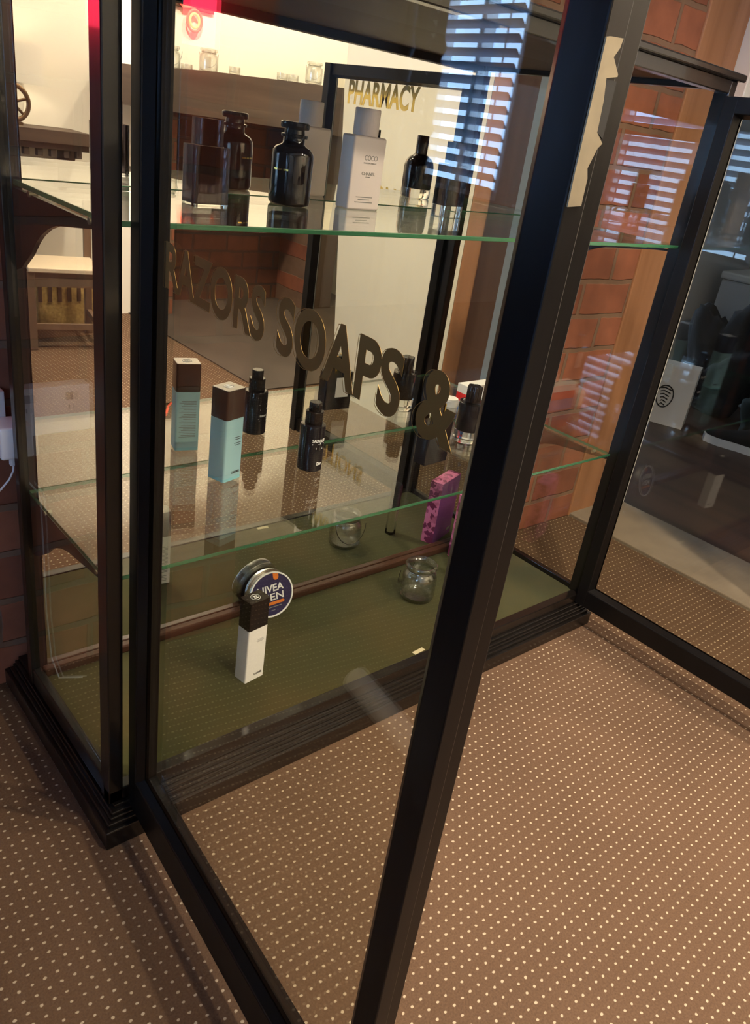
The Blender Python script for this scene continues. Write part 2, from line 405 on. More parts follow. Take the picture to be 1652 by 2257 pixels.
def front(x0=0, y=0.0, z0=0.0):            # writing on a face that looks along -y of its thing
    return lambda u, v, h: Vector((x0 + u, y - h, z0 + v))
def back(x0=0, y=0.0, z0=0.0):             # writing on the face that looks along +y
    return lambda u, v, h: Vector((x0 - u, y + h, z0 + v))
def round_front(r, a0=-PI / 2, z0=0.0):    # writing wrapped round an upright cylinder
    return lambda u, v, h: Vector(((r + h) * math.cos(a0 + u / r), (r + h) * math.sin(a0 + u / r), z0 + v))

# ------------------------------------------------------------------ camera
cam = bpy.data.cameras.new('camera'); co = bpy.data.objects.new('camera', cam); COL.objects.link(co)
r0 = Vector((0.75702, -0.63827, 0.13976)); r1 = Vector((-0.18940, -0.41909, -0.88797)); r2 = Vector((0.62534, 0.64574, -0.43815))
mw = Matrix.Identity(4)
for i in range(3):
    mw[i][0] = r0[i]; mw[i][1] = -r1[i]; mw[i][2] = -r2[i]
mw[0][3], mw[1][3], mw[2][3] = -0.3557, -0.8517, 1.0844
co.matrix_world = mw
cam.sensor_fit = 'HORIZONTAL'; cam.sensor_width = 36.0; cam.lens = 36.0 * 1731.4 / 1652.0
cam.clip_start = 0.01; cam.clip_end = 100
SC.camera = co

# ------------------------------------------------------------------ room shell
YB = 0.482
struct(MB().box(-2.7, 1.80, -2.9, 3.7, -0.1, 0.0), 'floor', M['carpet'], 'brown carpet with a grid of small cream dots')
struct(MB().box(2.08, 4.4, -3.0, 3.7, -0.1, -0.004), 'floor_boards', M['floorwood'], 'dark brown boards beyond the stone threshold', cat='floor')
struct(MB().box(1.80, 2.08, -0.40, 0.60, -0.1, 0.012, bev=0.004), 'trim_threshold', M['stone'], 'worn sandstone threshold slab between carpet and boards', cat='threshold')
struct(MB().box(1.48, 3.2, -2.95, -1.12, -0.08, 0.006), 'floor_hearth', M['hearth'], 'grey stone hearth paving in front of the fireplace', cat='hearth')
struct(MB().prism([(-.30, YB), (1.795, .446), (1.795, .80), (-.30, .80)], 0, 2.5), 'wall_back', M['brick'], 'orange brick wall behind the display cabinet')
struct(MB().box(1.795, 1.935, 0.440, 0.62, 0.0, 2.5, bev=0.004).box(1.935, 2.03, .455, .62, 0, 2.5), 'trim_post', M['pine'], 'orange pine post at the end of the brick wall', cat='post')
struct(MB().box(2.032, 2.072, 0.405, 0.62, 0.012, 2.5, bev=0.003), 'trim_jamb', M['white_paint'], 'white painted door jamb beyond the pine post', cat='jamb')
struct(MB().box(1.80, 1.94, -0.40, -0.32, 0.0, 2.5, bev=0.004), 'trim_doorway_post', M['pine'], 'orange pine post on the near side of the doorway', cat='post')
nib = MB().prism([(-1.03, 0), (-0.40, 0), (-0.40, 2.5), (-1.22, 2.5), (-1.18, 1.2), (-1.10, 0.55)], 1.80, 2.08, lambda u, v, h: Vector((h, u, v)))
struct(nib, 'wall_right', M['white_wall'], 'white plaster wall nib mirrored beside the fireplace')
struct(MB().box(1.80, 2.08, -0.32, 0.41, 2.15, 2.5), 'wall_right_header', M['white_wall'], 'white plaster over the doorway', cat='wall')
# opposite wall with the fireplace
w = MB().box(-2.7, 1.585, -2.9, -2.42, 0.0, 2.5).box(1.585, 3.2, -2.9, -2.42, 1.17, 2.5)
struct(w, 'wall_front', M['white_wall'], 'white plaster wall seen in the cabinet mirror above the fireplace')
struct(MB().box(1.585, 1.632, -2.44, -2.39, 0.006, 1.0), 'trim_fire_post', M['darkwood'], 'narrow dark wooden post left of the fireplace', cat='post')
fb = MB().box(1.632, 1.705, -2.9, -2.36, 0.006, 1.0).box(2.58, 2.64, -2.9, -2.36, 0.006, 1.0)
struct(fb, 'wall_fire_piers', M['brick'], 'lit orange brick piers at the sides of the fireplace', cat='pier')
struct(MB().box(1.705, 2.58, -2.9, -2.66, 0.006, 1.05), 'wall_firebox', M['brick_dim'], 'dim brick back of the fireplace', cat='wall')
struct(MB().box(2.64, 2.80, -2.9, -2.37, 0.006, 1.0), 'trim_fire_surround', M['darkwood'], 'broad dark wooden post right of the fireplace', cat='post')
struct(MB().box(3.1, 3.25, -2.9, -1.0, -0.08, 2.5).box(2.08, 3.1, -1.10, -1.0, -0.08, 2.5), 'wall_alcove', M['white_wall'], cat='wall')
struct(MB().box(-1.15, -1.10, 2.34, 2.48, 0, 2.5, bev=.004), 'trim_pale_post', M['white_paint'], 'pale upright post mirrored as a faint band in the left door glass', cat='post')
# beam
bm_ = MB(); n = 14
top = [1.168, 1.172, 1.178, 1.19, 1.198, 1.204, 1.207, 1.213, 1.218, 1.222, 1.226, 1.232, 1.236, 1.24, 1.245]
prof = [(1.34 + 1.5 * i / n, top[i]) for i in range(n + 1)]
poly = [(1.34, 1.005), (2.84, 0.998)] + list(reversed(prof))
bm_.prism(poly, -2.42, -2.20, lambda u, v, h: Vector((u, h, v)))
struct(bm_, 'trim_mantel_beam', M['oak_beam'], 'rough brown oak mantel beam over the fireplace', cat='beam')
# left wall with two windows, rear wall, ceiling, far room
def wall_with_holes(x0, x1, ys, zs, holes):
    mb = MB(); y = ys[0]
    for (a, b_, c, d) in sorted(holes):
        mb.box(x0, x1, y, a, zs[0], zs[1]); mb.box(x0, x1, a, b_, zs[0], c); mb.box(x0, x1, a, b_, d, zs[1]); y = b_
    mb.box(x0, x1, y, ys[1], zs[0], zs[1]); return mb
WIN = [(2.62, 3.40, 0.80, 1.95), (-2.25, -0.95, 0.55, 2.0)]
struct(wall_with_holes(-2.85, -2.7, (-2.9, 3.7), (0, 2.5), WIN), 'wall_left', M['dimmed_wall'], 'left wall with the windows, room dimness put into its colour')
struct(MB().box(-2.85, 4.4, 3.7, 3.85, -0.1, 2.5), 'wall_rear', M['dimmed_wall'], 'wall at the back of the room, dimness put into its colour')
struct(MB().box(4.4, 4.55, -3.0, 3.85, -0.1, 2.5).box(2.08, 4.4, -3.0, -2.9, -0.1, 2.5), 'wall_far_right', M['grey_wall'], 'far pale grey wall of the next room')
struct(MB().box(-2.85, 4.55, -3.0, 3.85, 2.5, 2.6), 'ceiling', M['ceiling'], 'pale ceiling')
struct(MB().box(3.75, 4.4, 1.30, 1.40, 0, 2.5), 'wall_next_room', M['grey_wall'], 'pale grey wall behind the bags in the next room', cat='wall')
for i, (a, b_, c, d) in enumerate(WIN):
    f = MB()
    for q in ((a, a + .05, c, d), (b_ - .05, b_, c, d), (a + .05, b_ - .05, c, c + .05), (a + .05, b_ - .05, d - .05, d), ((a + b_) / 2 - .02, (a + b_) / 2 + .02, c + .05, d - .05)):
        f.box(-2.80, -2.72, *q[:2], *q[2:])
    wo = struct(f, 'window_%d' % (i + 1), M['white_paint'], ['bright window with blinds mirrored in the open left door', 'bright window with blinds mirrored in the side glass'][i])
    MB().box(-2.82, -2.805, a, b_, c, d).obj('pane', M['sky'], wo)
    s = MB(); z = c + .03
    while z < d - .03:
        s.prism([(-2.697, z), (-2.694, z - .002), (-2.657, z + .034), (-2.660, z + .036)], a + .01, b_ - .01, lambda u, v, h: Vector((u, h, v))); z += .066
    s.box(-2.70, -2.655, a + .01, b_ - .01, d - .04, d)
    for yy in (a + .12, b_ - .12): s.box(-2.68, -2.678, yy, yy + .012, c, d)
    s.obj('blind', M['slat'], wo)

wo = struct(MB().box(2.4, 2.45, 3.65, 3.7, .8, 2.2).box(4.15, 4.20, 3.65, 3.7, .8, 2.2).box(2.45, 4.15, 3.65, 3.7, .8, .85).box(2.45, 4.15, 3.65, 3.7, 2.15, 2.2), 'window_3', M['white_paint'], 'added unseen glowing window that lights the next room')  # made-up window, unseen, added as a light source for the next room
MB().box(2.45, 4.15, 3.685, 3.695, .85, 2.15).obj('pane', M['fill_next'], wo)
# ------------------------------------------------------------------ display cabinet
cab = thing('display_cabinet', 'tall black glazed display cabinet with both doors standing open', 'display cabinet', (0, 0, 0))
ZF = 0.087
b = MB()
b.box(0, 1.30, 0, 0.478, 0, 0.036, bev=.002)
for k, (i, z0, z1) in enumerate(((.007, .036, .0445), (.013, .0445, .050), (.017, .050, .056), (.024, .056, .063))):
    b.box(i, 1.30 - i, i, 0.478 - .01, z0, z1, bev=.0015)
b.obj('plinth', M['ebony'], cab)
MB().box(.036, 1.266, .052, .372, .063, ZF - .002).obj('felt_lining', M['felt'], cab)
MB().box(.018, 1.285, .030, .052, .063, ZF + .001, bev=.002).obj('front_sill', M['ebony'], cab)
for (x0, x1, y0, y1) in ((.018, .041, .030, .062), (1.262, 1.285, .030, .062), (.018, .046, .372, .392), (1.257, 1.285, .372, .392)):
    MB().box(x0, x1, y0, y1, .063, 1.255, bev=.002).obj('post', M['ebony'], cab)
for sx in (0, 1):
    x = .020 if sx == 0 else 1.267
    MB().box(x, x + .016, .062, .372, .063, .098, bev=.002).obj('side_rail', M['ebony'], cab)
    MB().box(x, x + .016, .062, .372, 1.238, 1.255, bev=.002).obj('side_rail', M['ebony'], cab)
    MB().box(x + .006, x + .010, .0625, .3715, .095, 1.242).obj('side_pane', M['pane'], cab)
MB().box(.041, 1.262, .030, .055, 1.232, 1.256, bev=.002).obj('top_rail', M['ebony'], cab)
t = MB().box(.010, 1.293, .018, .402, 1.255, 1.268, bev=.003)
t.obj('cornice', M['ebony'], cab)
MB().box(.041, 1.262, .056, .372, 1.249, 1.2545).obj('ceiling_board', M['topwood'], cab)
MB().box(.046, 1.257, .369, .373, .09, 1.249).obj('back_mirror', M['mirror'], cab)
MB().box(.046, 1.257, .3735, .384, .063, 1.255).obj('back_board', M['darkwood'], cab)
MB().box(.036, 1.266, .352, .3688, ZF - .0018, .103, bev=.003).obj('mirror_rail', M['redwood'], cab)
def shelf(z, y0, y1, label):
    s = MB().box(.0305, 1.266, y0, y1, z - .007, z, bev=.0012)
    for f in s.bm.faces:
        if abs(f.normal.z) < .7: f.material_index = 1
    o = s.obj('glass_shelf', [M['shelf'], M['shelf_edge']], cab); o['label'] = label
    for x in (.0365, 1.2605):
        for y in (.10, .30):
            MB().lathe([(.004, 0), (.004, .012)], 12, mat=Matrix.Translation((x, y, z - .011)) @ Matrix.Rotation(PI / 2 * (1 if x < .5 else -1), 4, 'Y') @ Matrix.Translation((0, 0, -.006))).obj('shelf_peg', M['brass'], o)
ZA, ZT = 0.467, 0.948
for z in (ZA, ZT):
    pr = [(.371, z - .0118), (.062, z - .0118), (.062, z - .016), (.085, z - .018), (.21, z - .036), (.239, z - .045), (.266, z - .058), (.284, z - .070), (.31, z - .092), (.35, z - .118), (.371, z - .125)]
    for x in (.0225, 1.2655): MB().prism(pr, x + .0105 if x < 1 else x - .0065, x + .0165 if x < 1 else x - .0005, lambda u, v, h: Vector((h, u, v))).obj('shelf_bracket', M['ebony'], cab)
shelf(ZA, .056, .3685, 'lower glass shelf'); shelf(ZT, .040, .360, 'upper glass shelf')

# doors: local frame u = along the width from the hinge, n = outer face to inner face, z up
def make_door(h0, du, dn, width, zb, zt, zr, words, lock, th=.036, mw_=.012):
    U = Vector((*du, 0)).normalized(); NN = Vector((*dn, 0)).normalized(); O = Vector((*h0, 0))
    F = Matrix.Identity(4)
    for i in range(3): F[i][0] = U[i]; F[i][1] = NN[i]; F[i][2] = (0, 0, 1)[i]; F[i][3] = O[i]
    d = bpy.data.objects.new('door', None)
    fr = MB(); sw = .028
    g = .012                                          # recess of the glass from the outer face
    def bx(*a, **k): fr.box(*a, mat=F, **k)
    bx(0, sw, 0, th, zb, zt, bev=.0015)
    bx(width - sw, width, 0, .0165, zb, zt, bev=.0012)        # rebated meeting stile: two leaves and a bead
    bx(width - sw - .012, width - .012, .018, th + .008, zb, zt, bev=.0012)
    bx(width - sw, width - .004, .0155, .019, zb + .002, zt - .002)
    bx(sw - .002, width - sw + .002, 0, th, zb, zr, bev=.0015)
    bx(sw - .002, width - sw + .002, 0, th, zt - .030, zt, bev=.0015)
    # sloping glazing mouldings round the opening, outside and inside
    def mould(n0, n1):
        w = mw_
        a = [(sw, zr), (width - sw, zr), (width - sw, zt - .03), (sw, zt - .03)]
        c = [(sw + w, zr + w), (width - sw - w, zr + w), (width - sw - w, zt - .03 - w), (sw + w, zt - .03 - w)]
        va = [fr.bm.verts.new(F @ Vector((u, n0, z))) for u, z in a]; vc = [fr.bm.verts.new(F @ Vector((u, n1, z))) for u, z in c]
        vd = [fr.bm.verts.new(F @ Vector((u, n1, z))) for u, z in a]
        for i in range(4):
            j = (i + 1) % 4
            fr.bm.faces.new((va[i], va[j], vc[j], vc[i])); fr.bm.faces.new((vc[i], vc[j], vd[j], vd[i]))
    mould(.002, g - .001); mould(th - .004, g + .005)
    frm = fr.obj('door', M['ebony_door'], cab)
    MB().box(sw - .002, width - sw + .002, g, g + .004, zr - .002, zt - .028, mat=F).obj('pane', M['pane'], frm)
    L_ = lambda u, v, h: F @ Vector((u, g - h, v))
    lettering('lettering', words, M['gold_leaf'], frm, L_, .00025)
    lettering('lettering_outline', [(s, a - .0045, b_ - .0045, c - .001, d_ - .001) for s, a, b_, c, d_, *_ in words], M['gold_leaf'], frm, L_, .0001, outline=.004)
    return frm, F
WL = [('RAZORS', .073, .293, .893, .943, .03), ('SOAPS', .316, .493, .893, .944, .03), ('&', .513, .555, .893, .944, .03), ('DRUGS', .18, .44, 1.13, 1.19, .03)]
dl, FL = make_door((.0496, .030), (-.068, -.998), (.998, -.068), .613, .051, 1.228, .118, WL[:3], True)
dl['label'] = 'left door swung out towards the viewer'
# the right door: hinge at the right post, seen from its inner face
WR = [('PHARMACY', -.505, -.205, 1.128, 1.19, .03), ('LOTIONS', -.475, -.215, .89, .943, .03)]
WR = [(s, -b_, -a, c, d, o) for s, a, b_, c, d, o in WR]
def make_door_right():
    # mirrored frame: u runs from the hinge outwards, n from the outer face (+x) to the inner face (-x)
    fr_words = []
    U = (0, -1); Nn = (-1, 0)
    d, F = make_door((1.288, .030), U, Nn, .613, .066, 1.228, .112, [], False, mw_=.006)
    for ch in list(d.children):
        if ch.name.startswith('lettering'): bpy.data.objects.remove(ch)
    g = .012
    # the outer face reads from the meeting stile to the hinge
    Lf = lambda u, v, h: F @ Vector((.613 - u, g - h, v))
    wd = [('PHARMACY', .613 - .515, .613 - .205, 1.128, 1.192, .03), ('LOTIONS', .613 - .48, .613 - .215, .868, .928, .03)]
    lettering('lettering', wd, M['yellow_size'], d, Lf, .0006)
    return d, F
dr_, FR = make_door_right()
dr_['label'] = 'right door swung out at right angles'
# lock plate worn bright on the edge of the left door
poly = [(-.0044, 1.1374), (.0009, 1.1382), (.0103, 1.1388), (.0093, 1.1344), (.0063, 1.1302), (.0126, 1.1236), (.0126, 1.1224), (.0045, 1.1208), (.0065, 1.1113), (.0072, 1.1001), (.0074, 1.0966), (.0135, 1.092), (.0106, 1.0893), (.0065, 1.0795), (.0084, 1.0748), (.0087, 1.0611), (-.0020, 1.060), (-.0025, 1.0763), (-.0036, 1.1032), (-.0042, 1.1254)]
MB().prism([(max(0.0006, u + .003), v) for u, v in poly], .6131, .6142, lambda u, v, h: FL @ Vector((h, u, v))).obj('lock_plate', M['brass'], dl)
MB().prism([(.0085, 1.1205), (.0165, 1.1205), (.0165, 1.094), (.0085, 1.098)], .6128, .6137, lambda u, v, h: FL @ Vector((h, u, v))).obj('lock_case', M['iron'], dl)
# small yellowed paper tag on the front edge of the felt
pt = MB().box(-.016, .016, -.005, .005, 0, .0006).obj('paper_tag', M['tape'], loc=(.722, .060, ZF - .002), rot=(0, 0, .08))
tag(pt, 'small yellowed paper tag lying at the front edge of the green felt', 'tag')

# ------------------------------------------------------------------ products
def square_bottle(name, label, loc, rz, w, d, h1, h2, body, cap, captop, r=.004, foot=None, cat='bottle'):
    t = thing(name, label, cat, loc, rz)
    if foot: MB().prism(rbox2(w, d, r), 0, .006).obj('foot', foot, t, smooth=40)
    bo = MB().prism(rbox2(w, d, r), .006 if foot else 0, h1).obj('body', body, t, smooth=40)
    c = MB().prism(rbox2(w, d, r), h1 + .0004, h2).obj('cap', cap, t, smooth=40)
    if captop: MB().prism(rbox2(w - .002, d - .002, r), h2, h2 + .0008).obj('cap_top', captop, c, smooth=40)
    return t, bo, c
def emblem(parent, z, r, mat):
    e = MB()
    e.tube([(r * math.cos(a), r * math.sin(a), z) for a in [2 * PI * i / 28 for i in range(28)]], r * .05, 6, True)
    for sx in (-1, 1):
        e.tube([(sx * r * .18 + r * .42 * math.cos(a), r * .42 * math.sin(a), z) for a in [(PI if sx < 0 else 0) + math.radians(x) for x in range(35 - 180 + 180, 325, 20)]], r * .09, 6)
    return e.obj('emblem', mat, parent)
# frosted blue bottle
t, bo, c = square_bottle('face_lotion_bottle', 'square frosted pale blue bottle with dark brown cap on the lower shelf', (.354, .293, ZA), math.radians(16), .046, .040, .119, .173, M['frost'], M['brown_cap'], M['cap_top'], foot=M['frost_foot'])
emblem(c, .1742, .009, M['white_ink'])
lettering('lettering', [('CHANEL', -.004, .018, .013, .0175, .02), (None, 0, .016, .083, .0838), (None, .002, .018, .079, .0798), (None, -.0, .018, .072, .0728), (None, .002, .016, .068, .0688)], M['ink'], bo, front(0, -.020))
lettering('small_print', [(None, -.016, .016 - .004 * ((i * 7) % 3), .028 + .0033 * i, .0288 + .0033 * i) for i in range(23)], M['grey_ink'], bo, back(0, .020))
# white bottle
t, bo, c = square_bottle('serum_bottle', 'tall white square bottle with black cap standing on the green felt', (.364, .173, ZF - .002), math.radians(8), .047, .032, .121, .183, M['white_bottle'], M['black_plastic'], None, r=.003)
emblem(c, .1832, .009, M['white_ink'])
lettering('lettering', [('CHANEL', -.003, .018, .011, .0155, .02)], M['ink'], bo, front(0, -.016))
lettering('small_print', [(None, .0, .015, .094, .0947), (None, -.002, .016, .0915, .0922), (None, .0, .013, .089, .0897)], M['grey_ink'], bo, front(0, -.016))
lettering('small_print', [(None, -.017, .017 - .003 * ((i * 5) % 4), .030 + .0034 * i, .031 + .0034 * i) for i in range(20)] + [(None, -.015, .012 - .003 * (i % 2), .008 + .004 * i, .0092 + .004 * i) for i in range(4)], M['grey_ink'], bo, back(0, .016))
# blush white lotion bottle on the top shelf
t = thing('body_lotion_bottle', 'flat blush white lotion bottle with ribbed white cap on the upper shelf', 'bottle', (.588, .289, ZT), math.radians(2))
bo = MB().box(-.037, .037, -.017, .017, 0, .117, bev=.004, seg=3).obj('body', M['pink_white'], t, smooth=40)
MB().lathe([(.0205, .1172), (.0215, .119), (.0215, .157), (.0205, .1585)], 96, flute=.012, nfl=32, fz=(.119, .157)).obj('cap', M['pink_white'], t, smooth=50)
lettering('lettering', [('COCO', -.016, .013, .080, .088, -.005), ('MADEMOISELLE', -.017, .012, .0745, .0768, 0), ('CHANEL', -.019, .012, .0565, .0615, .015), ('PARIS', -.009, .001, .0525, .0545, 0)], M['grey_ink'], bo, front(.006, -.017))
lettering('small_print', [(None, -.026, .012, .0205, .0218), (None, -.021, .006, .0165, .0177), (None, -.028, .013, .012, .0134)], M['grey_ink'], bo, front(.006, -.017))
# black serum bottle with pump
t = thing('pump_serum_bottle', 'small round black pump bottle with white writing on the lower shelf', 'bottle', (.530, .268, ZA), 0)
bo = MB().lathe([(.0, 0), (.0235, 0), (.0245, .001), (.0245, .089), (.0235, .0915), (.0175, .0925), (.0, .0925)], 48).obj('body', M['serum'], t, smooth=35)
MB().lathe([(.0165, .0926), (.017, .0935), (.017, .103), (.0162, .1035), (.0162, .106), (.017, .1065), (.017, .117), (.016, .118), (.0, .118)], 48).obj('collar', M['black_plastic'], t, smooth=35)
MB().lathe([(.0115, .1182), (.0120, .119), (.0120, .134), (.011, .1355), (.0, .1355)], 40).box(-.004, .004, -.0165, -.009, .126, .133).obj('pump_head', M['black_plastic'], t, smooth=35)
WB = round_front(.0246, -PI / 2 - .15)
lettering('lettering', [('SAUVAGE', -.011, .018, .061, .0675, .02), ('Dior', .002, .0145, .0135, .020, .03)], M['white_ink'], bo, WB)
lettering('small_print', [(None, -.011, .004, .0565, .0578), (None, .0055, .017, .0575, .0586), (None, -.003, .013, .0495, .0502), (None, -.003, .013, .0472, .0479)], M['white_ink'], bo, WB)
lettering('small_print', [(None, -.012, .008, .066, .0668), (None, -.014, .006, .057, .0578), (None, -.014, .006, .0545, .0551), ('PARIS', -.010, .006, .040, .044, .02), (None, -.012, .009, .035, .0356), (None, -.013, .007, .030, .0306)], M['white_ink'], bo, round_front(.0246, PI / 2 - .1))
# apothecary style dark perfume bottle
t = thing('apothecary_perfume_bottle', 'round dark amber perfume bottle with flat stopper in the middle of the upper shelf', 'bottle', (.436, .279, ZT), 0)
bo = MB().lathe([(0, 0), (.029, 0), (.0325, .003), (.0335, .006), (.0335, .074), (.032, .080), (.028, .0855), (.021, .0885), (.0175, .091), (.0168, .100), (.0, .100)], 56).obj('body', M['amber'], t, smooth=50)
MB().lathe([(0, .1001), (.0205, .1001), (.021, .102), (.021, .1045), (.0165, .1055), (.0155, .112), (.0215, .113), (.0225, .1145), (.0225, .121), (.0205, .1225), (0, .1225)], 56).obj('stopper', M['black_plastic'], t, smooth=40)
lettering('lettering', [(None, -.013, -.006, .052, .0545), (None, -.004, .003, .052, .0545), (None, .005, .013, .052, .0545)], M['gold'], bo, round_front(.0337, -PI / 2 - 1.15))
lettering('lettering', [(None, -.013, -.006, .052, .0545), (None, -.004, .003, .052, .0545), (None, .005, .013, .052, .0545)], M['gold'], bo, round_front(.0337, PI / 2 - .3))
# smoked bottle at the left
t = thing('smoked_perfume_bottle', 'broad smoked glass perfume bottle with clear cap, leftmost on the upper shelf', 'bottle', (.243, .208, ZT), math.radians(4))
MB().prism(rbox2(.058, .036, .006), .004, .078).obj('body', M['smoke'], t, smooth=40)
MB().prism(rbox2(.058, .036, .006), 0, .004).obj('foot', M['thick_clear'], t, smooth=40)
MB().prism(rbox2(.036, .026, .002), .0785, .112).obj('cap', M['smoke'], t, smooth=40)
# square dark eau de parfum
def edp(name, label, loc, rz):
    t = thing(name, label, 'bottle', loc, rz)
    bo = MB().prism(rbox2(.056, .032, .004), .022, .092).obj('body', M['smoke'], t, smooth=40)
    MB().prism(rbox2(.056, .032, .004), 0, .0215).obj('foot', M['thick_clear'], t, smooth=40)
    c = MB().prism(rbox2(.030, .026, .003), .0925, .128).obj('cap', M['serum'], t, smooth=40)
    return t, bo
t, bo = edp('square_perfume_bottle', 'square dark glass perfume bottle at the right of the upper shelf', (.770, .247, ZT), math.radians(6))
lettering('lettering', [('SAUVAGE', -.021, .021, .062, .070, .02)], M['white_ink'], bo, back(0, .016))
# round brown bottle hidden behind the door stile, seen in the mirror
t = thing('domed_perfume_bottle', 'domed dark brown perfume bottle mirrored right of the white lotion bottle', 'bottle', (.985, .172, ZT), 0)
MB().lathe([(.0, .020), (.033, .020), (.0335, .024), (.0335, .066), (.031, .076), (.026, .083), (.018, .088), (.0145, .091), (.0, .091)], 48).obj('body', M['amber'], t, smooth=60)
MB().lathe([(0, 0), (.031, 0), (.0335, .003), (.0335, .0195), (0, .0195)], 48).obj('foot', M['thick_clear'], t, smooth=40)
MB().lathe([(0, .0912), (.0135, .0912), (.0135, .128), (.0125, .1295), (0, .1295)], 32).obj('cap', M['brown_cap'], t, smooth=40)
# heavy round bottle on the lower shelf
t = thing('round_perfume_bottle', 'round black perfume bottle with thick clear foot and ribbed cap on the lower shelf', 'bottle', (.965, .256, ZA), 0)
MB().lathe([(0, .0285), (.0285, .0285), (.0290, .030), (.0290, .084), (.028, .0905), (.0, .0905)], 48).obj('body', M['serum'], t, smooth=35)
MB().lathe([(0, 0), (.026, 0), (.029, .003), (.0295, .028), (0, .028)], 48).obj('foot', M['thick_clear'], t, smooth=40)
MB().lathe([(.0285, .0908), (.0285, .0935), (.022, .0935), (.022, .0908)], 48, cap=False).obj('rim', M['thick_clear'], t, smooth=40)
cp = MB()
for k in range(5):
    a = 2 * PI * k / 5 + .3
    cp.lathe([(0, .0936), (.0085, .0936), (.0085, .128), (.0075, .130), (0, .130)], 20, cx=.0095 * math.cos(a), cy=.0095 * math.sin(a))
cp.obj('cap', M['black_plastic'], t, smooth=40)
# black flat bottle with gold banded cap
t = thing('flat_black_perfume_bottle', 'flat rectangular black perfume bottle with gold edged cap under the ampersand', 'bottle', (.797, .199, ZA), math.radians(5))
MB().prism(rbox2(.074, .034, .004), 0, .090).obj('body', M['serum'], t, smooth=40)
cc = MB().box(-.009, .009, -.008, .008, .0905, .128, bev=.001).obj('cap', M['serum'], t)
g = MB()
for sx in (-1, 1):
    for sy in (-1, 1): g.box(sx * .009 - .002, sx * .009 + .002, sy * .008 - .002, sy * .008 + .002, .0905, .1285, bev=.0006)
g.obj('gold_edging', M['gold'], cc)
lettering('label', [(None, -.026, .010, .030, .078)], M['white_ink'], t, back(0, .017))
# tin leaning on the mirror
t = thing('cream_tin', 'round dark blue cream tin with silver rim leaning against the mirror', 'tin', (.514, .3165, ZF - .002), math.radians(-6))
R_ = .054; th = math.radians(13)
K = Matrix.Translation((0, 0, 0)) @ Matrix.Rotation(-th, 4, 'X') @ Matrix.Translation((0, 0, R_)) @ Matrix.Rotation(PI / 2, 4, 'X') @ Matrix.Rotation(math.radians(5), 4, 'Z')
# local z of the lathe now looks along -y
tin = MB(); prof = [(0, -.026), (R_ - .004, -.026), (R_ - .002, -.025)]
for k in range(5): prof += [(R_ - .002, -.0245 + k * .0018), (R_ - .0005, -.0238 + k * .0018)]
prof += [(R_ - .0005, -.013), (R_, -.012), (R_, -.001), (R_ - .001, 0), (R_ - .0045, .0002), (R_ - .0045, -.0012), (0, -.0012)]
tin.lathe(prof, 72, mat=K); tn = tin.obj('tin_body', M['tin'], t, smooth=35)
MB().lathe([(R_ - .0015, -.0006), (R_ - .001, .0010), (R_ - .0042, .0010), (R_ - .0046, -.0006)], 72, mat=K, cap=False).obj('white_rim', M['white_ink'], t, smooth=40)
MB().lathe([(0, -.0262), (R_ - .006, -.0262), (R_ - .006, -.0259), (0, -.0259)], 60, mat=K).obj('tin_base', M['tin_dark'], t)
lid = MB().lathe([(0, -.0011), (R_ - .0046, -.0011), (R_ - .0046, -.0002), (0, -.0002)], 72, mat=K).obj('lid', M['navy'], t)
KF = lambda u, v, h: K @ Vector((u, v, h - .0002))
lettering('lettering', [('NIVEA', -.033, .031, .006, .023, .02), ('MEN', -.026, .029, -.014, .002, .008)], M['white_ink'], lid, KF)
MB().prism([(-.031 + .0, -.0245)] + [(.026 + .0035 * math.sin(a), -.021 - .0035 * math.cos(a)) for a in [PI * i / 8 for i in range(9)]] + [(-.031, -.0175)] + [(-.031 - .0035 * math.sin(a), -.021 + .0035 * math.cos(a)) for a in [PI * i / 8 for i in range(1, 8)]], 0, .0004, KF).obj('orange_band', M['orange'], lid)
MB().prism([(.008, .0485), (.008, .038)] + [(.0145 - .0065 * math.cos(a), .038 - .0065 * math.sin(a)) for a in [PI * i / 8 for i in range(1, 8)]] + [(.021, .038), (.021, .0445), (.015, .0468)], 0, .0004, KF).obj('orange_tab', M['orange'], lid)
lettering('small_print', [(None, -.022, .022, -.0305, -.029), (None, -.005, .005, -.038, -.0368)], M['grey_ink'], lid, KF)
# glass lantern jars
def jar(label, loc, rz, group=None, sc=1.0):
    t = thing('lantern_jar', label, 'jar', loc, rz, group)
    H = .076
    out = [(0, 0), (.029, 0), (.034, .002), (.0365, .007), (.0368, .012), (.0365, .052), (.035, .060), (.031, .0655), (.0285, .068), (.0285, .0725), (.032, .0735), (.0345, .0765), (.0345, .080), (.0320, .0835)]
    inn = [(.0285, .0828), (.0275, .079), (.0258, .074), (.0255, .0675), (.0285, .064), (.032, .059), (.0335, .052), (.0338, .012), (.0325, .008), (.027, .006), (0, .0055)]
    MB().lathe(out + inn, 72, flute=.012, nfl=24, fz=(.010, .0525)).obj('glass', M['clear'], t, smooth=60)
    w = MB()
    w.tube([(.0297 * math.cos(2 * PI * i / 32), .0297 * math.sin(2 * PI * i / 32), .0702) for i in range(32)], .0008, 6, True)
    w.tube([(.0365 * math.cos(a), -.0295 - .016 * math.sin(a) * .55, .0702 - .050 * math.sin(a)) for a in [PI * i / 18 for i in range(19)]], .0009, 6)
    w.obj('wire_handle', M['wire'], t, smooth=60)
    t.scale = (sc, sc, sc)
    return t
j0 = jar('clear ribbed lantern jar with wire handle standing on the green felt', (.868, .226, ZF - .002), math.radians(200), sc=1.12)
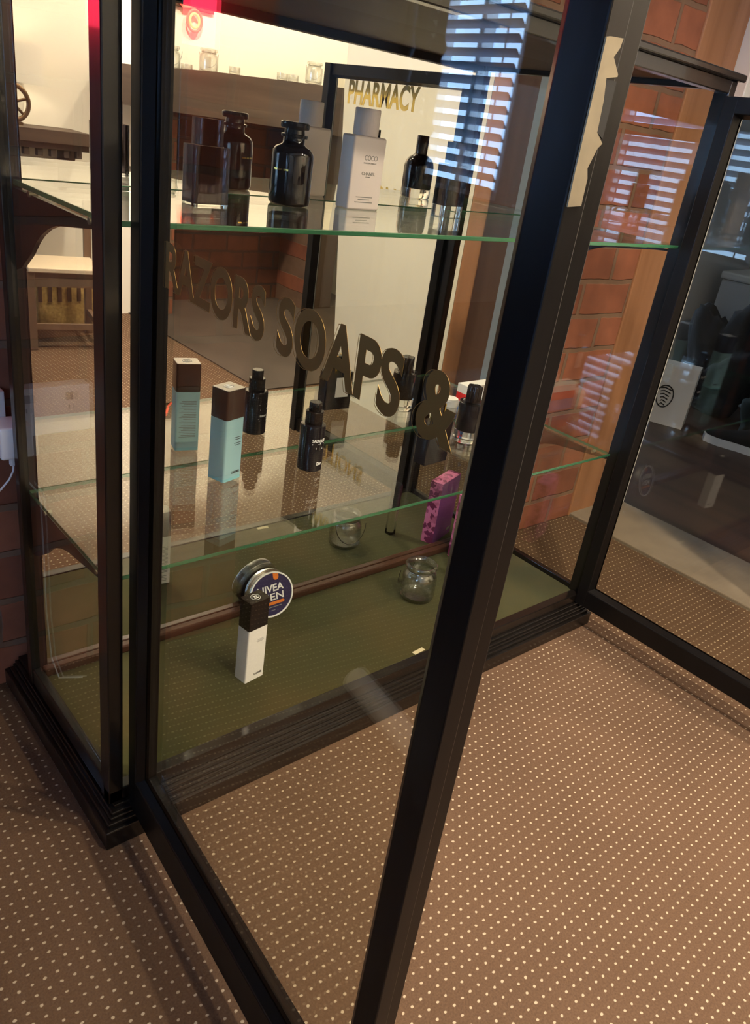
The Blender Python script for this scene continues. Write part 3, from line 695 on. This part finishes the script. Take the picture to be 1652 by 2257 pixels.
# clear tube behind the left door stile
t = thing('perfume_vial', 'tall clear glass vial with dark cap mirrored left of the magenta carton', 'vial', (1.026, .234, ZF - .002), 0)
MB().prism(rbox2(.024, .024, .006), 0, .075).obj('body', M['thick_clear'], t, smooth=40)
MB().prism(rbox2(.024, .024, .006), .0754, .15).obj('cap', M['serum'], t, smooth=40)
# pink carton
t = thing('gift_carton', 'upright magenta and purple carton standing in front of the mirror behind the left door stile', 'box', (1.134, .305, ZF - .002), math.radians(-18))
cb_ = MB().box(-.054, .054, -.018, .018, 0, .182, bev=.001)
for f in cb_.bm.faces: f.material_index = 1 if f.normal.y > .5 else 0
co_ = cb_.obj('carton', [M['tri'], M['purple']], t)
lettering('label', [(None, -.046, -.026, .016, .024)], M['grey_ink'], co_, back(0, .018))

# ------------------------------------------------------------------ wall socket and charger
t = thing('wall_socket', 'white double socket on the brick wall at the left edge', 'socket', (-.045, YB, .568), 0)
MB().box(-.073, .073, -.030, 0, -.043, .043, bev=.003).obj('face_plate', M['white_plastic'], t, smooth=40)
for sx in (-.036, .036):
    MB().box(sx - .006, sx + .006, -.034, -.0302, .018, .032, bev=.001).obj('switch', M['grey_plastic'], t)
    MB().box(sx - .0012, sx + .0012, -.0306, -.0301, .000, .008).obj('slot', M['grey_plastic'], t)
t = thing('phone_charger', 'white charger plug with hanging white cable at the left edge', 'charger', (.022, .418, .552), 0)
MB().box(-.022, .022, -.022, .0335, -.040, .016, bev=.004, seg=3).obj('plug_body', M['white_plastic'], t, smooth=40)
MB().box(-.006, .006, -.012, -.003, -.056, -.0402, bev=.002).obj('connector', M['white_plastic'], t)
cp_ = [(0, -.0075, -.056), (-.001, -.0075, -.066), (-.008, -.006, -.082), (-.020, .0, -.10), (-.034, .012, -.122), (-.045, .03, -.15), (-.05, .045, -.19), (-.052, .05, -.30), (-.05, .045, -.40), (-.05, .03, -.50), (-.06, .02, -.548), (-.10, .0, -.5485)]
MB().tube(cp_, .0017, 8).obj('cable', M['white_plastic'], t, smooth=60)

# ------------------------------------------------------------------ things mirrored in the back of the cabinet
k0 = jar('clear lantern jar at the left end of the oak mantel', (1.63, -2.30, 1.178), math.radians(40), 'jars on the mantel beam', 1.22)
for lb, x, z, rz in (('clear lantern jar second from left on the oak mantel', 1.83, 1.194, 30), ('clear lantern jar on the oak mantel above the mirrored door corner', 2.46, 1.230, 35)):
    c = copy_tree(k0); c.location = (x, -2.30, z); c.rotation_euler = (0, 0, math.radians(rz)); c['label'] = lb
def tealight(label, loc, r=.028, h=.032):
    t = thing('tealight_glass', label, 'tealight holder', loc, 0, 'tealight glasses on the mantel beam')
    MB().lathe([(0, 0), (r * .9, 0), (r, .003), (r, h), (r * .9, h), (r * .88, .007), (0, .006)], 36).obj('glass', M['clear'], t, smooth=50)
    MB().lathe([(0, .0062), (r * .7, .0062), (r * .7, .015), (0, .015)], 24).obj('candle', M['white_bottle'], t, smooth=40)
    return t
t0 = tealight('small tealight glass right of the second mantel jar', (1.97, -2.29, 1.208))
for lb, x, y, z in (('small tealight glass between the two left mantel jars', 1.73, -2.33, 1.184), ('low tealight glass, left of the pair near the third mantel jar', 2.24, -2.27, 1.22), ('low tealight glass, right of the pair near the third mantel jar', 2.35, -2.33, 1.225)):
    c = copy_tree(t0); c.location = (x, y, z); c['label'] = lb
# neon sign
t = thing('neon_sign', 'glowing red neon ring sign on the white wall above the mantel', 'neon sign', (1.80, -2.415, 1.42), 0)
for r, m, nm in ((.040, M['neon'], 'outer_tube'), (.026, M['neon_hot'], 'inner_tube')):
    MB().tube([(r * .95 * math.cos(a), .018, -.014 + r * 1.12 * math.sin(a)) for a in [2 * PI * i / 36 for i in range(36)]], .006, 10, True).obj(nm, m, t, smooth=80)
MB().tube([(-.10, .018, .10), (-.085, .018, .055), (-.06, .018, .034), (-.03, .018, .036), (.0, .018, .045), (.05, .018, .075), (.09, .018, .12)], .006, 10).obj('script_tube', M['neon'], t, smooth=80)
MB().box(-.11, .11, 0, .010, .03, .14, bev=.003).obj('backing_board', M['darkwood'], t)
# red tube on the brick wall beside the cabinet, mirrored in the post
t = thing('red_neon_tube', 'crimson neon tube on the brick wall, mirrored at the top of the left post', 'neon tube', (-.155, YB, 1.155), 0)
MB().tube([(0, -.03, 0), (0, -.03, .40)], .030, 14).obj('glow_tube', M['neon_pink'], t, smooth=60)
MB().box(-.015, .015, -.012, 0, .05, .35).obj('bracket', M['black_plastic'], t)
# wall shelf with lamp
t = thing('wall_shelf', 'brown wooden shelf with toothed edge mirrored behind the left side glass', 'shelf', (1.03, -2.42, .76), 0)
MB().box(-.36, .16, 0, .24, .055, .108, bev=.002).obj('shelf_board', M['oak_beam'], t)
b = MB().box(-.36, .16, 0, .225, .030, .054)
for k in range(9): b.box(-.35 + .057 * k, -.35 + .057 * k + .022, .185, .22, 0, .030)
b.obj('toothed_rail', M['oak_beam'], t)
for x in (-.30, .10): MB().prism([(0, .03), (.17, .03), (.02, -.16), (0, -.16)], x, x + .03, lambda u, v, h: Vector((h, u, v))).obj('bracket', M['oak_beam'], t)
t = thing('table_lamp', 'table lamp with square white shade and bronze wheel base on the toothed shelf', 'lamp', (.90, -2.30, .868), 0)
MB().prism(rbox2(.07, .06, .005), 0, .012).obj('foot', M['bronze'], t)
w = MB()
w.tube([(.07 * math.cos(a), 0, .085 + .07 * math.sin(a)) for a in [2 * PI * i / 32 for i in range(32)]], .010, 10, True)
for k in range(3):
    a = PI * k / 3 + .3; w.tube([(.07 * math.cos(a), 0, .085 + .07 * math.sin(a)), (-.07 * math.cos(a), 0, .085 - .07 * math.sin(a))], .006, 8)
w.obj('wheel', M['bronze'], t, smooth=60)
MB().lathe([(.006, .155), (.006, .18)], 12).obj('stem', M['bronze'], t)
sh = MB(); P = [(-.12, .08), (.12, .08)]
a = [sh.bm.verts.new((x, y, z)) for z, s in ((.165, 1.0), (.315, .92)) for x, y in ((-.115 * s, -.075 * s), (.115 * s, -.075 * s), (.115 * s, .075 * s), (-.115 * s, .075 * s))]
for i in range(4): sh.bm.faces.new((a[i], a[(i + 1) % 4], a[4 + (i + 1) % 4], a[4 + i]))
so = sh.obj('lamp_shade', M['shade'], t); md = so.modifiers.new('thick', 'SOLIDIFY'); md.thickness = .003
# chair
t = thing('wooden_chair', 'low wooden chair with pale seat mirrored behind the left side glass', 'chair', (.965, -1.98, 0), math.radians(12))
MB().box(-.15, .15, -.14, .15, .335, .355, bev=.004).obj('seat', M['seat'], t)
for sx in (-1, 1):
    MB().box(sx * .14 - .016, sx * .14 + .016, .11, .142, 0, .334, bev=.003).obj('leg', M['chair_wood'], t)
    MB().box(sx * .14 - .016, sx * .14 + .016, -.172, -.141, 0, .60, bev=.003).obj('leg', M['chair_wood'], t)
MB().box(-.124, .124, .115, .137, .275, .334).obj('apron', M['chair_wood'], t)
MB().box(-.124, .124, -.165, -.145, .275, .334).obj('apron', M['chair_wood'], t)
MB().box(-.124, .124, -.168, -.150, .50, .575, bev=.004).obj('backrest', M['chair_wood'], t)
for q in ((-.124, .124, .118, .134), (-.15, -.132, -.14, .11), (.132, .15, -.14, .11)): MB().box(*q, .09, .115).obj('stretcher', M['chair_wood'], t)
t = thing('wicker_basket', 'golden woven basket standing behind the low chair', 'basket', (1.08, -2.30, 0), 0)
MB().box(-.14, .14, -.075, .075, 0, .20, bev=.01).obj('weave', M['wicker'], t)
b = MB()
for k in range(6): b.box(-.135 + .046 * k, -.135 + .046 * k + .018, .0755, .080, .12, .20)
b.obj('rim_pattern', M['darkwood'], t)
t = thing('black_handbag', 'slumped black handbag on the carpet beside the low chair', 'bag', (.70, -2.16, 0), 0)
MB().lathe([(0, 0), (.07, 0), (.085, .02), (.075, .07), (.04, .10), (0, .105)], 24).obj('bag_body', M['black_cloth'], t, smooth=60)
MB().tube([(-.05, 0, .09), (-.04, 0, .13), (0, 0, .15), (.04, 0, .13), (.05, 0, .09)], .006, 8).obj('handle', M['black_cloth'], t, smooth=60)
# red white and blue carton behind the round bottle
t = thing('striped_carton', 'small red white and blue carton behind the round bottle on the lower shelf', 'box', (1.145, .338, ZA), 0)
MB().box(-.055, .055, -.018, .018, 0, .030, bev=.001).obj('lower_panel', M['blue'], t)
MB().box(-.055, .055, -.018, .018, .0301, .052, bev=.001).obj('middle_panel', M['red'], t)
MB().box(-.055, .055, -.018, .018, .0521, .074, bev=.001).obj('upper_panel', M['white_ink'], t)
t = thing('cream_pot', 'small round white pot half hidden by the round bottle on the lower shelf', 'pot', (1.052, .338, ZA), 0)
MB().lathe([(0, 0), (.019, 0), (.021, .003), (.021, .024), (.019, .026), (0, .026)], 36).obj('pot_body', M['white_bottle'], t, smooth=40)
MB().lathe([(0, .0262), (.0225, .0262), (.0225, .040), (.019, .044), (0, .045)], 36).obj('lid', M['white_ink'], t, smooth=40)
# white tube mirrored in the left door
t = thing('cardboard_tube', 'pale cardboard tube lying on the carpet, mirrored in the lower left door glass', 'tube', (-.452, .05, .028), 0)
MB().lathe([(.014, -.13), (.028, -.13), (.028, .13), (.014, .13), (.014, -.13)], 36, cap=False, mat=Matrix.Rotation(PI / 2, 4, 'X')).obj('tube_wall', M['paper'], t, smooth=50)

# ------------------------------------------------------------------ next room, seen through the right door
t = thing('paper_bag', 'white paper carrier bag with a black crest standing on the dark boards', 'bag', (3.169, .954, -.004), math.radians(-68))
bb = MB(); h = .285
bot = [(-.14, -.065), (.14, -.065), (.14, .065), (-.14, .065)]; tp = [(-.14, -.05), (.14, -.05), (.14, .05), (-.14, .05)]
va = [bb.bm.verts.new((x, y, 0)) for x, y in bot]; vb = [bb.bm.verts.new((x, y, h)) for x, y in tp]
bb.bm.faces.new(list(reversed(va)))
for i in range(4): bb.bm.faces.new((va[i], va[(i + 1) % 4], vb[(i + 1) % 4], vb[i]))
bo = bb.obj('bag_body', M['paper'], t); md = bo.modifiers.new('thick', 'SOLIDIFY'); md.thickness = .002
cr = MB(); Ff = lambda u, v, h_: Vector((u + .022, -.0655 + .015 * (v + .14) / .285 - .0015 - h_, v + .14))
cr.tube([Ff(.038 * math.cos(a), .052 * math.sin(a) * (1.1 if math.sin(a) < 0 else .9), .001) for a in [2 * PI * i / 30 for i in range(30)]], .0028, 6, True)
for k in range(6): cr.tube([Ff(-.026 + .003 * k, .03 - .015 * k, .001), Ff(-.006, .036 - .015 * k, .001), Ff(.026 - .003 * k, .028 - .015 * k, .001)], .0026, 6)
cr.obj('crest', M['ink'], t)
# trainer
t = thing('black_trainer', 'black trainer with thick white sole on the dark boards', 'shoe', (3.20, .53, -.004), math.radians(103))
so = MB().prism([(-.15, -.035), (-.10, -.05), (.0, -.042), (.09, -.052), (.15, -.03), (.165, 0), (.15, .035), (.08, .052), (0, .042), (-.10, .048), (-.15, .03)], 0, .035).obj('sole', M['white_plastic'], t)
up = MB(); rings = []
for x, w_, hh in ((-.145, .03, .10), (-.11, .042, .125), (-.05, .040, .12), (.02, .04, .085), (.09, .047, .065), (.14, .03, .052), (.155, .012, .045)):
    rings.append([up.bm.verts.new((x, w_ * math.cos(a), .0352 + (hh - .035) * max(0, math.sin(a)) ** .8)) for a in [PI * i / 10 for i in range(11)]])
for A, B in zip(rings[:-1], rings[1:]):
    for i in range(10): up.bm.faces.new((A[i], A[i + 1], B[i + 1], B[i]))
for Rg in (rings[0], rings[-1]): up.bm.faces.new(Rg)
up.obj('upper', M['black_cloth'], t, smooth=60)
def lump(name, part, label, cat, loc, sx, sy, sz, mat, seed, amp=.25, lift=0.0):
    random.seed(seed)
    t = thing(name, label, cat, loc, random.uniform(0, 3))
    bm = bmesh.new(); bmesh.ops.create_icosphere(bm, subdivisions=4, radius=1)
    ph = [random.uniform(0, 6) for _ in range(9)]
    for v in bm.verts:
        p = v.co.copy()
        k = 1 + amp * (math.sin(3 * p.x + ph[0]) * math.sin(4 * p.y + ph[1]) + .6 * math.sin(7 * p.z + ph[2] + 3 * p.x) + .35 * math.sin(13 * p.y + ph[3]) * math.sin(11 * p.x + ph[4]))
        v.co = Vector((p.x * sx * k, p.y * sy * k, max(0.0, (p.z + .85) * sz * k / 1.7)))
    mb = MB(); mb.bm.free(); mb.bm = bm
    mb.obj(part, mat, t, smooth=80)
    return t
b1 = lump('black_rucksack', 'bag_body', 'bulky black rucksack slumped on the boards behind the white paper bag', 'bag', (3.66, .92, -.004), .19, .19, .46, M['black_cloth'], 3)
MB().tube([(-.20, -.10, .30), (-.26, -.14, .22), (-.27, -.13, .10), (-.24, -.10, .03)], .014, 8).obj('strap', M['black_cloth'], b1, smooth=60)
lump('green_jacket', 'cloth', 'dark green jacket heaped between paper bag and trainer', 'jacket', (3.40, .56, -.004), .085, .085, .26, M['green_cloth'], 9, .2)
lump('grey_scarf', 'cloth', 'grey scarf heaped beside the rucksack at the right picture edge', 'scarf', (3.64, .42, -.004), .12, .10, .34, M['grey_cloth'], 12, .2)
t = thing('storage_box', 'pale grey storage box on the dark boards beyond the rucksack', 'box', (4.12, 1.03, -.004), .1)
MB().box(-.22, .22, -.18, .18, 0, .62, bev=.01).obj('box_body', M['grey_wall'], t)
MB().box(-.23, .23, -.19, .19, .621, .66, bev=.01).obj('lid', M['white_paint'], t)
# turned post by the window, dark against the blinds
for lb, x, y in (('turned dark bedpost, nearer the brick wall, before the window mirrored in the left door', -2.30, 2.80), ('turned dark bedpost, farther from the brick wall, before the window mirrored in the left door', -2.30, 3.08)):
    t = thing('turned_bedpost', lb, 'bedpost', (x, y, 0), 0)
    MB().lathe([(.03, 0), (.03, .7), (.042, .74), (.022, .80), (.03, .9), (.036, 1.0), (.024, 1.06), (.045, 1.10), (.028, 1.14), (.03, 1.25), (.038, 1.36), (.022, 1.42), (.044, 1.47), (.026, 1.52), (.022, 1.75), (.035, 1.80), (0, 1.84)], 24).obj('turned_post', M['darkwood'], t, smooth=50)

# ------------------------------------------------------------------ lighting
def lamp(kind, name, loc, energy, col, size=.1, target=None, spot=None, blend=.5):
    l = bpy.data.lights.new(name, kind); l.energy = energy; l.color = col
    if kind in ('POINT', 'SPOT'): l.shadow_soft_size = size
    if kind == 'SPOT': l.spot_size = math.radians(spot); l.spot_blend = blend
    if kind == 'AREA': l.size = size
    o = bpy.data.objects.new(name, l); COL.objects.link(o); o.location = loc
    if target is not None:
        o.rotation_euler = (Vector(target) - Vector(loc)).to_track_quat('-Z', 'Y').to_euler()
    return o
WARM = (1.0, 0.84, 0.65)
lights = [(.45, -.90, 2.44, 325, 92, 1.0, (1.0, -.80, 0)), (1.35, -1.45, 2.44, 200, 150, .5, (1.5, -1.75, 0)), (2.15, -1.60, 2.44, 110, 150, .5, (2.15, -1.75, 0)), (.06, -1.60, 2.44, 110, 46, .8, (1.25, -.35, 1.12))]  # third and fourth are added, to brighten the upper wall and right door lettering
for i, (x, y, z, e, sp_, bl_, tg_) in enumerate(lights):
    t = thing('ceiling_light', ['round ceiling downlight above the open doors', 'round ceiling downlight before the fireplace', 'added unseen downlight brightening the upper fireplace wall', 'round ceiling downlight turned towards the right door'][i], 'ceiling light', (x, y, 2.5), 0, 'ceiling downlights')
    MB().lathe([(.05, -.004), (.062, -.004), (.065, 0), (.05, 0), (.05, -.004)], 32, cap=False).obj('trim_ring', M['white_paint'], t, smooth=40)
    MB().lathe([(0, -.003), (.049, -.003), (.049, -.001), (0, -.001)], 32).obj('lens', M['bulb'], t)
    lamp('SPOT', 'downlight', (x, y, z), e, WARM, .05, tg_, sp_, bl_)
lamp('POINT', 'table_lamp_bulb', (.90, -2.30, 1.10), 2.0, WARM, .03)
wd = bpy.data.worlds.new('world'); SC.world = wd; wd.use_nodes = True
wd.node_tree.nodes['Background'].inputs[0].default_value = (.5, .6, .8, 1); wd.node_tree.nodes['Background'].inputs[1].default_value = .05

SC.view_settings.view_transform = 'Standard'; SC.view_settings.look = 'None'; SC.view_settings.gamma = 1.0
SC.view_settings.use_curve_mapping = False; SC.view_settings.exposure = 0.0
cy = SC.cycles
cy.max_bounces = 24; cy.diffuse_bounces = 4; cy.glossy_bounces = 16; cy.transmission_bounces = 20; cy.transparent_max_bounces = 40
cy.caustics_reflective = True; cy.caustics_refractive = False; cy.sample_clamp_indirect = 6.0; cy.blur_glossy = 0.2
cy.use_denoising = True
